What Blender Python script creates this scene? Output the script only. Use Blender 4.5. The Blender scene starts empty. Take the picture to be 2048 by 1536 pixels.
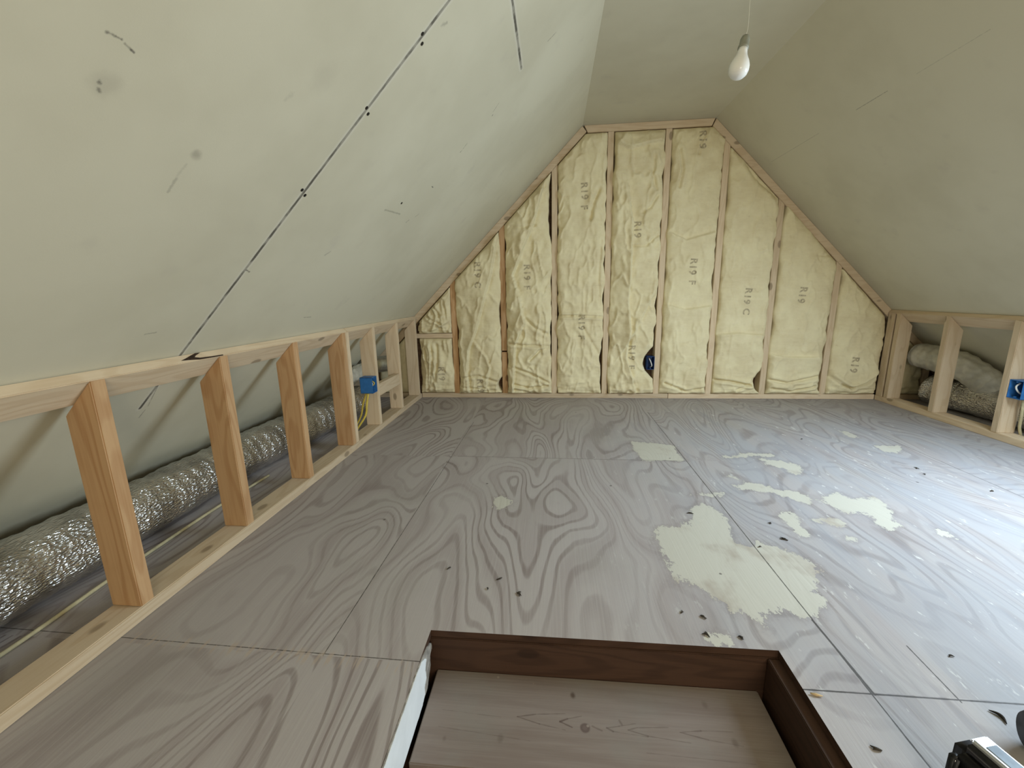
import bpy, bmesh, math, random
import numpy as np
from mathutils import Vector, Matrix, noise as mnoise

# ------------------------------------------------------------------ camera, light, exposure
scene = bpy.context.scene
COL = scene.collection
D, XL, XR = 3.412, -1.11, 2.464            # gable framing front, knee wall framing fronts
ZC, CL, CR = 2.030, 0.2115, 1.139          # ceiling height and its two edges
KL = ZC - CL                               # left slope:  z =  x + KL
KR = ZC + CR                               # right slope: z = -x + KR
P = 0.4064
S2 = math.sqrt(.5)

cd = bpy.data.cameras.new('camera'); cam = bpy.data.objects.new('camera', cd); COL.objects.link(cam)
cd.sensor_width = 36; cd.sensor_fit = 'HORIZONTAL'; cd.lens = 844.63 / 2048 * 36; cd.clip_start = .02
fw = Vector((-0.09674807, 0.97309366, -0.20911372)); rt = Vector((0.99530831, 0.09481777, -0.0192603)); up = Vector((-0.00108562, 0.20999602, 0.97770164))
cam.matrix_world = Matrix(((rt.x, up.x, -fw.x, 0), (rt.y, up.y, -fw.y, 0), (rt.z, up.z, -fw.z, .8501), (0, 0, 0, 1)))
scene.camera = cam

world = bpy.data.worlds.new('World'); scene.world = world; world.use_nodes = True
bg = world.node_tree.nodes['Background']; bg.inputs[0].default_value = (.62, .78, 1, 1); bg.inputs[1].default_value = .6

def area(name, loc, direction, sx, sy, power, col):
    l = bpy.data.lights.new(name, 'AREA'); l.shape = 'RECTANGLE'; l.size = sx; l.size_y = sy; l.energy = power; l.color = col
    o = bpy.data.objects.new(name, l); COL.objects.link(o); o.location = loc
    o.rotation_euler = Vector(direction).to_track_quat('-Z', 'Y').to_euler(); return o
# daylight through the roof window in the right slope, and an added warm fill light at the end wall behind
area('roof_window_daylight', (2.085 + .03, 1.40, KR - 2.085 + .03), (-1, 0, -1), .92, .78, 36, (.72, .87, 1))
area('end_wall_fill', (.75, -1.52, .95), (0, 1, 0), 1.05, .9, 20, (1, .88, .67))
scene.view_settings.view_transform = 'Standard'; scene.view_settings.look = 'None'
scene.view_settings.gamma = 1; scene.view_settings.use_curve_mapping = False
scene.view_settings.exposure = 0.70

# ------------------------------------------------------------------ node helpers
class NB:
    def __init__(s, name):
        s.m = bpy.data.materials.new(name); s.m.use_nodes = True
        s.t = s.m.node_tree; s.b = s.t.nodes['Principled BSDF']
        s.co = s.t.nodes.new('ShaderNodeTexCoord')
        s.P = s.co.outputs['Object']
    def put(s, sock, v):
        if v is None: return
        if hasattr(v, 'node'): s.t.links.new(v, sock)
        elif isinstance(v, (tuple, list, Vector)):
            sock.default_value = tuple(v) + ((1,) if sock.type == 'RGBA' and len(v) == 3 else ())
        else: sock.default_value = v
    def math(s, op, a, b=None, c=None, clamp=False):
        n = s.t.nodes.new('ShaderNodeMath'); n.operation = op; n.use_clamp = clamp
        s.put(n.inputs[0], a); s.put(n.inputs[1], b); s.put(n.inputs[2], c); return n.outputs[0]
    def vec(s, op, a, b=None, out=0):
        n = s.t.nodes.new('ShaderNodeVectorMath'); n.operation = op
        s.put(n.inputs[0], a); s.put(n.inputs[1], b); return n.outputs[out]
    def sep(s, v):
        n = s.t.nodes.new('ShaderNodeSeparateXYZ'); s.put(n.inputs[0], v); return n.outputs
    def comb(s, x, y, z):
        n = s.t.nodes.new('ShaderNodeCombineXYZ')
        for i, a in enumerate((x, y, z)): s.put(n.inputs[i], a)
        return n.outputs[0]
    def noise(s, v, scale=1, detail=2, rough=.5, dist=0, col=False):
        n = s.t.nodes.new('ShaderNodeTexNoise'); s.put(n.inputs['Vector'], v)
        n.inputs['Scale'].default_value = scale; n.inputs['Detail'].default_value = detail
        n.inputs['Roughness'].default_value = rough; n.inputs['Distortion'].default_value = dist
        return n.outputs[1 if col else 0]
    def voro(s, v, scale=1, rnd=1):
        n = s.t.nodes.new('ShaderNodeTexVoronoi'); s.put(n.inputs['Vector'], v)
        n.inputs['Scale'].default_value = scale; n.inputs['Randomness'].default_value = rnd; return n.outputs
    def ramp(s, v, lo, hi, a=0., b=1.):
        n = s.t.nodes.new('ShaderNodeMapRange'); n.interpolation_type = 'SMOOTHSTEP'
        s.put(n.inputs[0], v)
        for i, x in enumerate((lo, hi, a, b)): n.inputs[i + 1].default_value = x
        return n.outputs[0]
    def mix(s, f, a, b, mode='MIX'):
        n = s.t.nodes.new('ShaderNodeMix'); n.data_type = 'RGBA'; n.blend_type = mode
        s.put(n.inputs[0], f); s.put(n.inputs[6], a); s.put(n.inputs[7], b); return n.outputs[2]
    def bump(s, h, strength=.3, dist=.01):
        n = s.t.nodes.new('ShaderNodeBump'); n.inputs['Strength'].default_value = strength; n.inputs['Distance'].default_value = dist
        s.put(n.inputs['Height'], h); s.put(s.b.inputs['Normal'], n.outputs[0])
    def attr(s, name):
        n = s.t.nodes.new('ShaderNodeAttribute'); n.attribute_name = name; return n.outputs['Fac']
    def rand(s):
        n = s.t.nodes.new('ShaderNodeObjectInfo'); return n.outputs['Random']
    def seg(s, a, b, p=None):
        """distance to the segment a-b"""
        a = Vector(a); b = Vector(b); d = b - a
        pa = s.vec('SUBTRACT', p or s.P, a)
        h = s.math('DIVIDE', s.vec('DOT_PRODUCT', pa, d, 1), d.length_squared, clamp=True)
        n = s.t.nodes.new('ShaderNodeVectorMath'); n.operation = 'SCALE'; n.inputs[0].default_value = d; s.put(n.inputs['Scale'], h)
        return s.vec('LENGTH', s.vec('SUBTRACT', pa, n.outputs[0]), None, 1)
    def fin(s, col, rough=.8, metal=0., spec=.3):
        s.put(s.b.inputs['Base Color'], col); s.put(s.b.inputs['Roughness'], rough); s.put(s.b.inputs['Metallic'], metal)
        s.b.inputs['Specular IOR Level'].default_value = spec; return s.m

def plain(name, col, rough=.6, metal=0., var=.12, scale=40, bump=0.):
    n = NB(name); k = n.noise(n.P, scale, 3)
    c = n.mix(n.ramp(k, .3, .7), tuple(x * (1 - var) for x in col), tuple(min(1, x * (1 + var)) for x in col))
    if bump: n.bump(k, bump, .003)
    return n.fin(c, rough, metal)

def wood(name, axis, base, dark, knots=1.0, grain=1.0, rough=.75, randomness=.5):
    n = NB(name); r = n.rand()
    off = n.comb(n.math('MULTIPLY', r, 37.), n.math('MULTIPLY', r, 71.), n.math('MULTIPLY', r, 53.))
    p = n.vec('ADD', n.P, off)
    st = {'X': (.12, 1, 1), 'Y': (1, .12, 1), 'Z': (1, 1, .12)}[axis]
    q = n.vec('MULTIPLY', p, st)
    vo = n.voro(n.vec('MULTIPLY', p, {'X': (.5, 1, 1), 'Y': (1, .5, 1), 'Z': (1, 1, .5)}[axis]), 9)
    kd = vo[0]
    knot = n.ramp(kd, .10, .16, 1, 0)
    swirl = n.math('MULTIPLY', n.ramp(kd, .05, .5, 1, 0), .35)
    w = n.math('ADD', n.math('MULTIPLY', n.noise(q, 9, 2, .5, .2), 9.), swirl)
    rings = n.ramp(n.math('SINE', n.math('MULTIPLY', w, 7.)), -.2, 1)
    fib = n.noise(n.vec('MULTIPLY', p, tuple(4 if c < 1 else 220 for c in st)), 1, 2)
    f = n.math('ADD', n.math('MULTIPLY', rings, .38 * grain), n.math('MULTIPLY', n.ramp(fib, .35, .75), .22 * grain))
    c = n.mix(f, base, dark)
    tone = n.math('ADD', 1 - randomness * .28, n.math('MULTIPLY', r, randomness * .45))
    c = n.mix(1, c, n.comb(tone, tone, tone), 'MULTIPLY')
    c = n.mix(n.math('MULTIPLY', knot, .75 * knots), c, tuple(x * .32 for x in dark))
    mot = n.noise(p, 6, 3)
    c = n.mix(n.math('MULTIPLY', n.ramp(mot, .5, .75), .25), c, dark)
    n.bump(n.math('ADD', n.math('MULTIPLY', fib, .5), rings), .08, .002)
    return n.fin(c, rough)

PALE, PALED = (.66, .535, .375), (.50, .355, .21)
ORA, ORAD = (.60, .385, .205), (.40, .20, .08)
W = {}
for ax in 'XYZ':
    W['pale' + ax] = wood('pale_pine_' + ax, ax, PALE, PALED, .8, .8)
    W['orange' + ax] = wood('orange_pine_' + ax, ax, ORA, ORAD, 1)
    W['dark' + ax] = wood('old_brown_wood_' + ax, ax, (.062, .032, .020), (.028, .014, .009), .6, 1, .6)
def tread_material():
    n = NB('worn_tread_wood')
    q = n.vec('MULTIPLY', n.P, (.5, 6, 1))
    c = n.mix(n.ramp(n.noise(q, 5, 3, .6), .35, .7), (.225, .185, .160), (.190, .150, .128))
    c = n.mix(n.math('MULTIPLY', n.ramp(n.noise(n.P, 7, 4, .6), .45, .7), .4), c, (.215, .205, .180))
    fib = n.noise(n.vec('MULTIPLY', n.P, (6, 240, 1)), 1, 2)
    c = n.mix(n.math('MULTIPLY', n.ramp(fib, .4, .8), .25), c, (.27, .24, .21))
    Z_ = -.115; k = n.math('MULTIPLY', n.math('SUBTRACT', n.noise(n.P, 35, 2), .5), .004)
    for a, b, w, t in (((.017, .793), (.034, .801), .003, .75), ((.034, .801), (.067, .810), .002, .45), ((.017, .793), (.044, .782), .0026, .7),
                       ((-.082, .797), (-.04, .806), .0024, .6), ((-.04, .806), (.029, .813), .0018, .45), ((-.082, .797), (-.03, .784), .0024, .55), ((-.03, .784), (.028, .775), .0018, .45),
                       ((.122, .787), (.135, .780), .0028, .5), ((.122, .787), (.150, .793), .002, .4), ((.150, .793), (.188, .802), .0018, .35), ((.135, .78), (.21, .774), .0016, .35),
                       ((.169, .786), (.19, .793), .0026, .5), ((.19, .793), (.26, .799), .0018, .4), ((.169, .786), (.21, .776), .0026, .5), ((.21, .776), (.30, .768), .0018, .4),
                       ((.283, .790), (.330, .797), .002, .5), ((.33, .797), (.40, .800), .0016, .35), ((.283, .790), (.34, .778), .002, .5), ((.34, .778), (.41, .770), .0016, .35),
                       ((.09, .788), (.11, .780), .003, .45), ((.153, .806), (.157, .797), .004, .45), ((-.26, .80), (-.12, .793), .0014, .3), ((-.26, .76), (-.05, .745), .0014, .3), ((.2, .74), (.42, .735), .0014, .3)):
        d = n.math('ADD', n.seg(a + (Z_,), b + (Z_,)), k); c = n.mix(n.math('MULTIPLY', n.ramp(d, w * .2, w, 1, 0), t), c, (.085, .058, .048))
    d = n.vec('LENGTH', n.vec('SUBTRACT', n.P, (.073, .783, Z_)), None, 1)
    c = n.mix(n.math('MULTIPLY', n.ramp(n.math('ADD', d, k), .009, .0135, 1, 0), .75), c, (.085, .055, .048))
    c = n.mix(n.math('MULTIPLY', n.ramp(n.math('ADD', d, n.math('MULTIPLY', k, 2.)), .003, .009, 1, 0), .5), c, (.16, .12, .105))
    for (x_, y_, r_, t) in ((.049, .861, .009, .8), (-.115, .745, .010, .35), (-.24, .735, .007, .3), (.31, .70, .011, .4), (.395, .775, .010, .4), (.36, .86, .010, .3)):
        d = n.math('ADD', n.vec('LENGTH', n.vec('MULTIPLY', n.vec('SUBTRACT', n.P, (x_, y_, Z_)), (1, .7, 1)), None, 1), k)
        c = n.mix(n.math('MULTIPLY', n.ramp(d, r_ * .2, r_, 1, 0), t), c, (.07, .045, .03))
    vo = n.voro(n.vec('MULTIPLY', n.P, (1, 1, 0)), 14); 
    c = n.mix(n.math('MULTIPLY', n.ramp(vo[0], .03, .06, 1, 0), .5), c, (.36, .31, .26))
    n.bump(fib, .2, .002)
    return n.fin(c, .75)
W['worn'] = tread_material()

# ------------------------------------------------------------------ object helpers
def link(name, bm, mat, parent=None, smooth=False, bevel=0.):
    if bevel:
        bmesh.ops.bevel(bm, geom=bm.edges[:], offset=bevel, segments=2, affect='EDGES', clamp_overlap=True)
    bmesh.ops.recalc_face_normals(bm, faces=bm.faces[:])
    me = bpy.data.meshes.new(name); bm.to_mesh(me); bm.free()
    if smooth: me.polygons.foreach_set('use_smooth', [True] * len(me.polygons))
    if mat: me.materials.append(mat)
    o = bpy.data.objects.new(name, me); COL.objects.link(o); o.parent = parent; return o
def tag(o, label=None, cat=None, group=None, kind=None):
    if label: o['label'] = label
    if cat: o['category'] = cat
    if group: o['group'] = group
    if kind: o['kind'] = kind
    return o
def thing(name, loc, label, cat, group=None):
    o = bpy.data.objects.new(name, None); COL.objects.link(o); o.location = loc; o.empty_display_size = .05
    return tag(o, label, cat, group)
def rel(o):
    """keep world coordinates of a part whose parent Empty is away from the origin"""
    o.matrix_parent_inverse = Matrix.Translation(-o.parent.location); return o
def prism(pts, axis, a, b, bm=None):
    bm = bm or bmesh.new()
    def v(p, t):
        return {'X': (t, p[0], p[1]), 'Y': (p[0], t, p[1]), 'Z': (p[0], p[1], t)}[axis]
    A = [bm.verts.new(v(p, a)) for p in pts]; B = [bm.verts.new(v(p, b)) for p in pts]
    n = len(pts); bm.faces.new(A); bm.faces.new(B[::-1])
    for i in range(n): bm.faces.new((A[i], B[i], B[(i + 1) % n], A[(i + 1) % n]))
    return bm
def box(x0, x1, y0, y1, z0, z1, bm=None):
    return prism([(x0, y0), (x1, y0), (x1, y1), (x0, y1)], 'Z', z0, z1, bm)
def board(name, parent, mat, *a, bevel=.002):
    o = link(name, box(*a), mat, parent, bevel=bevel)
    if parent: rel(o)
    return o
def tube(path, r, seg=12, bm=None, rfun=None, caps=True):
    bm = bm or bmesh.new(); path = [Vector(p) for p in path]; rings = []; prev = None
    for i, p in enumerate(path):
        t = (path[min(i + 1, len(path) - 1)] - path[max(i - 1, 0)]).normalized()
        if prev is None:
            u = t.orthogonal().normalized()
        else:
            u = (prev - t * prev.dot(t)).normalized()
        prev = u; w = t.cross(u); ring = []
        for k in range(seg):
            a = 2 * math.pi * k / seg; rr = rfun(i, k, a) if rfun else r
            ring.append(bm.verts.new(p + (u * math.cos(a) + w * math.sin(a)) * rr))
        rings.append(ring)
    for A, B in zip(rings, rings[1:]):
        for k in range(seg): bm.faces.new((A[k], A[(k + 1) % seg], B[(k + 1) % seg], B[k]))
    if caps: bm.faces.new(rings[0][::-1]); bm.faces.new(rings[-1])
    return bm
def spline(pts, n):
    pts = [Vector(p) for p in pts]; out = []; q = [2 * pts[0] - pts[1]] + pts + [2 * pts[-1] - pts[-2]]
    for i in range(1, len(q) - 2):
        for k in range(n):
            t = k / n; a, b, c, d = q[i - 1:i + 3]
            out.append(.5 * ((2 * b) + (c - a) * t + (2 * a - 5 * b + 4 * c - d) * t * t + (3 * b - a - 3 * c + d) * t ** 3))
    out.append(pts[-1]); return out
def lathe(prof, seg=24, bm=None):
    bm = bm or bmesh.new(); rings = []
    for r, z in prof:
        rings.append([bm.verts.new((r * math.cos(2 * math.pi * k / seg), r * math.sin(2 * math.pi * k / seg), z)) for k in range(seg)])
    for A, B in zip(rings, rings[1:]):
        for k in range(seg): bm.faces.new((A[k], A[(k + 1) % seg], B[(k + 1) % seg], B[k]))
    bm.faces.new(rings[0][::-1]); bm.faces.new(rings[-1]); return bm

# ------------------------------------------------------------------ floor
HX0, HX1, HY0, HY1 = -.315, .540, -.45, .913       # stairwell opening
def sdpoly(px, py, poly):
    """signed distance, negative inside (numpy)"""
    d = np.full(px.shape, 1e9); s = np.zeros(px.shape, bool); n = len(poly)
    for i in range(n):
        ax, ay = poly[i]; bx, by = poly[(i + 1) % n]; ex, ey = bx - ax, by - ay
        t = np.clip(((px - ax) * ex + (py - ay) * ey) / (ex * ex + ey * ey + 1e-12), 0, 1)
        d = np.minimum(d, np.hypot(px - ax - t * ex, py - ay - t * ey))
        c = ((ay > py) != (by > py)) & (px < (bx - ax) * (py - ay) / (by - ay + 1e-12) + ax); s ^= c
    return np.where(s, -d, d)
# outlines of the dried paint on the plywood, metres on the floor
PAINT = [
    [(0.44, 2.383), (0.526, 2.361), (0.67, 2.326), (0.67, 2.212), (0.674, 2.094), (0.544, 2.088), (0.454, 2.097)],
    [(0.377, 1.449), (0.446, 1.461), (0.511, 1.479), (0.537, 1.564), (0.57, 1.632), (0.613, 1.652), (0.638, 1.586), (0.659, 1.54), (0.632, 1.451), (0.633, 1.398), (0.624, 1.36), (0.671, 1.345), (0.708, 1.397), (0.75, 1.345), (0.799, 1.313), (0.82, 1.261), (0.803, 1.21), (0.758, 1.151), (0.743, 1.116), (0.746, 1.083), (0.666, 1.017), (0.626, 1.047), (0.569, 1.04), (0.54, 0.983), (0.527, 0.993), (0.529, 1.022), (0.484, 1.041), (0.449, 1.095), (0.408, 1.145), (0.395, 1.181), (0.366, 1.189), (0.37, 1.252), (0.353, 1.318)],
    [(0.79, 1.814), (0.857, 1.849), (0.924, 1.842), (0.953, 1.792), (1.041, 1.768), (1.069, 1.714), (1.022, 1.659), (0.986, 1.709), (0.904, 1.76), (0.826, 1.775)],
    [(1.085, 1.715), (1.203, 1.777), (1.228, 1.714), (1.321, 1.746), (1.319, 1.676), (1.27, 1.577), (1.245, 1.504), (1.193, 1.48), (1.178, 1.528), (1.201, 1.604), (1.116, 1.599), (1.095, 1.663)],
    [(0.868, 1.584), (0.93, 1.588), (0.911, 1.497), (0.894, 1.428), (0.852, 1.412), (0.863, 1.508)],
    [(1.059, 2.137), (1.107, 2.134), (1.165, 2.109), (1.205, 2.039), (1.144, 1.952), (1.114, 1.974), (1.108, 2.034), (1.048, 2.069)],
    [(0.874, 2.185), (0.928, 2.164), (1.014, 2.221), (1.145, 2.212), (1.13, 2.16), (1.051, 2.187), (0.975, 2.152), (0.883, 2.14)],
    [(0.373, 0.945), (0.42, 0.955), (0.451, 0.944), (0.437, 0.922), (0.384, 0.921)],
    [(-0.254, 1.624), (-0.216, 1.663), (-0.175, 1.616), (-0.183, 1.56), (-0.229, 1.55)],
    [(1.726, 2.629), (1.761, 2.591), (1.758, 2.516), (1.711, 2.46), (1.701, 2.532)],
    [(1.758, 2.362), (1.882, 2.367), (1.822, 2.272), (1.748, 2.254), (1.736, 2.308)],
    [(1.01, 1.429), (1.048, 1.425), (1.041, 1.41), (1.003, 1.407)],
    [(1.353, 1.511), (1.386, 1.486), (1.366, 1.446), (1.336, 1.456)],
    [(0.848, 1.914), (0.805, 1.923), (0.824, 1.901), (0.845, 1.885)],
    [(0.958, 1.543), (1.056, 1.492), (1.064, 1.55), (1.058, 1.564)],
    [(0.585, 1.723), (0.696, 1.749), (0.732, 1.732), (0.682, 1.71)],
    [(0.364, 1.17), (0.386, 1.171), (0.384, 1.143), (0.367, 1.146)]]
FY0, FY1, FX0, FX1 = -1.6, 3.52, -1.86, 3.21

def floor_material():
    n = NB('weathered_plywood'); x, y, z = n.sep(n.P)
    ix = n.math('FLOOR', n.math('DIVIDE', n.math('ADD', x, .555), 1.23))
    iy = n.math('ADD', n.math('GREATER_THAN', y, .815), n.math('GREATER_THAN', y, 2.1))
    off = n.comb(n.math('MULTIPLY', ix, 3.7), n.math('MULTIPLY', iy, 5.3), n.math('ADD', n.math('MULTIPLY', ix, 1.3), iy))
    p = n.vec('ADD', n.P, off)
    big = n.noise(n.vec('MULTIPLY', p, (1.9, .62, 1)), 1.25, 1.5, .45, .35)
    wig = n.noise(n.vec('MULTIPLY', p, (6, 2.2, 1)), 1.6, 2, .5)
    h = n.math('ADD', n.math('MULTIPLY', big, 31.), n.math('MULTIPLY', wig, .9))
    h = n.math('ADD', h, n.math('MULTIPLY', x, 3.5))
    sn = n.math('SINE', n.math('MULTIPLY', h, 6.2832))
    lines = n.ramp(sn, .25, .99)
    amp = n.ramp(n.noise(n.vec('MULTIPLY', p, (1, .5, 1)), 2.2, 2), .34, .62, .25, 1)
    lines = n.math('MULTIPLY', lines, amp)
    wide = n.ramp(n.math('SINE', n.math('MULTIPLY', h, 1.9)), -.1, .9)
    fib = n.noise(n.vec('MULTIPLY', p, (170, 3.5, 1)), 1, 2)
    c = n.mix(n.math('MULTIPLY', wide, .45), (.385, .352, .342), (.285, .243, .236))
    c = n.mix(n.math('MULTIPLY', lines, .60), c, (.145, .108, .100))
    c = n.mix(n.math('MULTIPLY', n.ramp(fib, .35, .8), .35), c, (.43, .41, .385))
    gs = n.ramp(n.noise(n.P, 2.3, 4, .6), .45, .72)
    c = n.mix(n.math('MULTIPLY', gs, .30), c, (.31, .30, .265))
    # pale blue grey tone growing towards the right hand sheets, streaked along the grain
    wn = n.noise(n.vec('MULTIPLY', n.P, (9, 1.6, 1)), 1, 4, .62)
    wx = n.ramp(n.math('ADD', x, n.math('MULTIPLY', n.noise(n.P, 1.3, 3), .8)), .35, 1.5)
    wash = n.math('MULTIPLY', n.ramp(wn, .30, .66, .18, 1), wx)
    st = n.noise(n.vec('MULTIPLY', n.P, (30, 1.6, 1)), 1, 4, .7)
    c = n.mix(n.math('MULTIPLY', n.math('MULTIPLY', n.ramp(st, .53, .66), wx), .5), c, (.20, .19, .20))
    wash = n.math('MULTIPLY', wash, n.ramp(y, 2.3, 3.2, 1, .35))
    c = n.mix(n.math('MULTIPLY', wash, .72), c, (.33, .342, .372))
    # chalky flecks
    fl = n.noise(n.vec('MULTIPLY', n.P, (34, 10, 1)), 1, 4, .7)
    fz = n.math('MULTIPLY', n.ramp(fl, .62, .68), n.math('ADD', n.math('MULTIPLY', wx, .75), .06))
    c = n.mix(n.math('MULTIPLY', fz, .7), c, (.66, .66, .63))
    # paint
    sd = n.attr('paint')
    en = n.math('ADD', n.math('MULTIPLY', n.math('SUBTRACT', n.noise(n.vec('MULTIPLY', n.P, (1, .6, 1)), 26, 5, .8), .5), .125),
                n.math('MULTIPLY', n.math('SUBTRACT', n.noise(n.vec('MULTIPLY', n.P, (150, 25, 1)), 1, 3, .6), .5), .014))
    e = n.math('ADD', sd, en)
    pm = n.ramp(e, -.0015, .0012, 1, 0)
    worn = n.ramp(n.noise(n.vec('MULTIPLY', n.P, (5, 3, 1)), 1.4, 4, .6), .52, .72)
    pc = n.mix(n.math('MULTIPLY', worn, .7), (.50, .485, .415), (.33, .275, .22))
    c = n.mix(n.math('MULTIPLY', pm, .93), c, pc)
    halo = n.math('MULTIPLY', n.ramp(e, .0, .03, 1, 0), n.math('SUBTRACT', 1, pm))
    c = n.mix(n.math('MULTIPLY', halo, .22), c, (.15, .12, .11))
    # seams between sheets
    wob = n.math('MULTIPLY', n.math('SUBTRACT', n.noise(n.P, 60, 2), .5), .002)
    sl = None
    for a, b, w in (((-.555, .815, 0), (-.538, 2.72, 0), .0016), ((.679, -1.6, 0), (.676, 3.0, 0), .0024), ((1.905, .815, 0), (1.905, 3.4, 0), .002),
                    ((-.51, 2.104, 0), (.676, 2.093, 0), .0018), ((.54, .811, 0), (3.2, .806, 0), .0028), ((-1.9, .843, 0), (-.315, .817, 0), .0016),
                    ((.847, .805, 0), (.851, .95, 0), .0022), ((.682, .81, 0), (.676, 1.02, 0), .0042)):
        d = n.ramp(n.math('ADD', n.seg(a, b), wob), w * .35, w * 1.0, 1, 0)
        sl = d if sl is None else n.math('MAXIMUM', sl, d)
    c = n.mix(n.math('MULTIPLY', sl, .88), c, (.03, .024, .02))
    # splintered edge along the cross seam left of the opening
    sp = n.noise(n.vec('MULTIPLY', n.P, (95, 9, 1)), 1, 2, .6)
    near = n.math('MULTIPLY', n.ramp(n.seg((-1.1, .832, 0), (-.33, .80, 0)), .008, .03, 1, 0), n.ramp(sp, .52, .6))
    c = n.mix(n.math('MULTIPLY', near, .6), c, (.42, .34, .27))
    # screw heads / small holes
    vo = n.voro(n.vec('MULTIPLY', n.P, (1, 1, 0)), 5.2)
    dot = n.math('MULTIPLY', n.ramp(vo[0], .022, .034, 1, 0), n.math('GREATER_THAN', n.noise(n.P, 3.1, 1), .5))
    c = n.mix(n.math('MULTIPLY', dot, .75), c, (.06, .05, .045))
    hgt = n.math('SUBTRACT', n.math('ADD', n.math('MULTIPLY', fib, .4), n.math('MULTIPLY', pm, .5)), n.math('MULTIPLY', lines, .35))
    n.bump(hgt, .35, .0022)
    ro = n.math('ADD', .50, n.math('MULTIPLY', fib, .2))
    return n.fin(c, ro, 0, .35)

def build_floor():
    xs = np.unique(np.concatenate([np.arange(FX0, FX1, .02), [FX1, HX0, HX1]]))
    ys = np.unique(np.concatenate([np.arange(FY0, FY1, .02), [FY1, HY0, HY1]]))
    nx, ny = len(xs), len(ys)
    X, Y = np.meshgrid(xs, ys)
    top = np.stack([X.ravel(), Y.ravel(), np.zeros(nx * ny)], 1)
    i, j = np.meshgrid(np.arange(nx - 1), np.arange(ny - 1)); i = i.ravel(); j = j.ravel()
    cx = (xs[i] + xs[i + 1]) / 2; cy = (ys[j] + ys[j + 1]) / 2
    keep = ~((cx > HX0) & (cx < HX1) & (cy > HY0) & (cy < HY1)); i, j = i[keep], j[keep]
    f = np.stack([j * nx + i, j * nx + i + 1, (j + 1) * nx + i + 1, (j + 1) * nx + i], 1)
    me = bpy.data.meshes.new('floor'); N = len(top); T = .019
    # thickness: edge skirts round the opening only, plus an underside
    me.from_pydata([tuple(v) for v in top] + [(a, b, -T) for a, b in ((HX0, HY0), (HX1, HY0), (HX1, HY1), (HX0, HY1))] +
                   [(a, b, -T) for a, b in ((FX0, FY0), (FX1, FY0), (FX1, FY1), (FX0, FY1))], [],
                   [tuple(q) for q in f])
    bm = bmesh.new(); bm.from_mesh(me); bm.verts.ensure_lookup_table()
    def idx(a, b): return int(np.argmin(abs(ys - b))) * nx + int(np.argmin(abs(xs - a)))
    cs = [(HX0, HY0), (HX1, HY0), (HX1, HY1), (HX0, HY1)]
    for k in range(4):
        a, b = cs[k], cs[(k + 1) % 4]
        bm.faces.new([bm.verts[idx(*a)], bm.verts[N + k], bm.verts[N + (k + 1) % 4], bm.verts[idx(*b)]])
        bm.faces.new([bm.verts[N + k], bm.verts[N + 4 + k], bm.verts[N + 4 + (k + 1) % 4], bm.verts[N + (k + 1) % 4]])
    bm.to_mesh(me); bm.free()
    v = np.zeros(len(me.vertices) * 3); me.vertices.foreach_get('co', v); v = v.reshape(-1, 3)
    sd = np.full(len(v), .5)
    for poly in PAINT:
        sd = np.minimum(sd, sdpoly(v[:, 0], v[:, 1], poly))
    a = me.attributes.new('paint', 'FLOAT', 'POINT'); a.data.foreach_set('value', sd.astype(np.float32))
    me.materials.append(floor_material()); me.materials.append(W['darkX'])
    mi = np.zeros(len(me.polygons), np.int32); mi[len(f):] = 1; me.polygons.foreach_set('material_index', mi)
    o = bpy.data.objects.new('floor', me); COL.objects.link(o); tag(o, 'grey weathered plywood attic floor with paint patches', None, None, 'structure')
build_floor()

# ------------------------------------------------------------------ drywall shell
def drywall(name, lines=(), marks=(), stains=(), tint=(1, 1, 1)):
    n = NB(name)
    base = tuple(a * b for a, b in zip((.625, .592, .455), tint)); d2 = tuple(a * b for a, b in zip((.57, .536, .405), tint))
    c = n.mix(n.ramp(n.noise(n.P, 1.8, 4, .6), .38, .68), base, d2)
    c = n.mix(n.math('MULTIPLY', n.ramp(n.noise(n.P, 9, 3), .62, .8), .18), c, (.42, .38, .33))
    fine = n.noise(n.P, 380, 2); hs = n.math('MULTIPLY', fine, .25)
    for (pt, r, k) in stains:
        d = n.vec('LENGTH', n.vec('SUBTRACT', n.P, pt), None, 1)
        dd = n.math('ADD', d, n.math('MULTIPLY', n.math('SUBTRACT', n.noise(n.P, 45, 3), .5), r * .8))
        c = n.mix(n.math('MULTIPLY', n.ramp(dd, r * .2, r, 1, 0), k), c, (.26, .23, .18))
    tot = None
    for (a, b, w) in lines:
        d = n.math('ADD', n.seg(a, b), n.math('MULTIPLY', n.math('SUBTRACT', n.noise(n.P, 28, 3), .5), .0035))
        m = n.ramp(d, w * .45, w, 1, 0); pale = n.ramp(d, w, w * 2.6, 1, 0)
        c = n.mix(n.math('MULTIPLY', pale, .35), c, (.70, .67, .60))
        c = n.mix(n.math('MULTIPLY', m, n.ramp(n.noise(n.P, 22, 2), .35, .6, .5, .95)), c, (.10, .09, .07)); hs = n.math('SUBTRACT', hs, n.math('MULTIPLY', m, 2.))
    for (a, b, w, k) in marks:
        d = n.math('ADD', n.seg(a, b), n.math('MULTIPLY', n.math('SUBTRACT', n.noise(n.P, 120, 2), .5), w * 1.6))
        c = n.mix(n.math('MULTIPLY', n.ramp(d, 0, w, 1, 0), k), c, (.10, .09, .075))
    n.bump(hs, .12, .003)
    return n.fin(c, .9, 0, .15)
def L(x, y): return (x, y, x + KL)
def R(x, y): return (x, y, -x + KR)
LL = [((-1.30, 1.172, -1.30 + KL), (CL, 1.214, ZC), .0068), (L(-.30, 1.842), L(-.1225, 1.842), .0042) if False else (L(-.1225, 1.842), L(-.1195, 1.02), .0062)]
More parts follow.
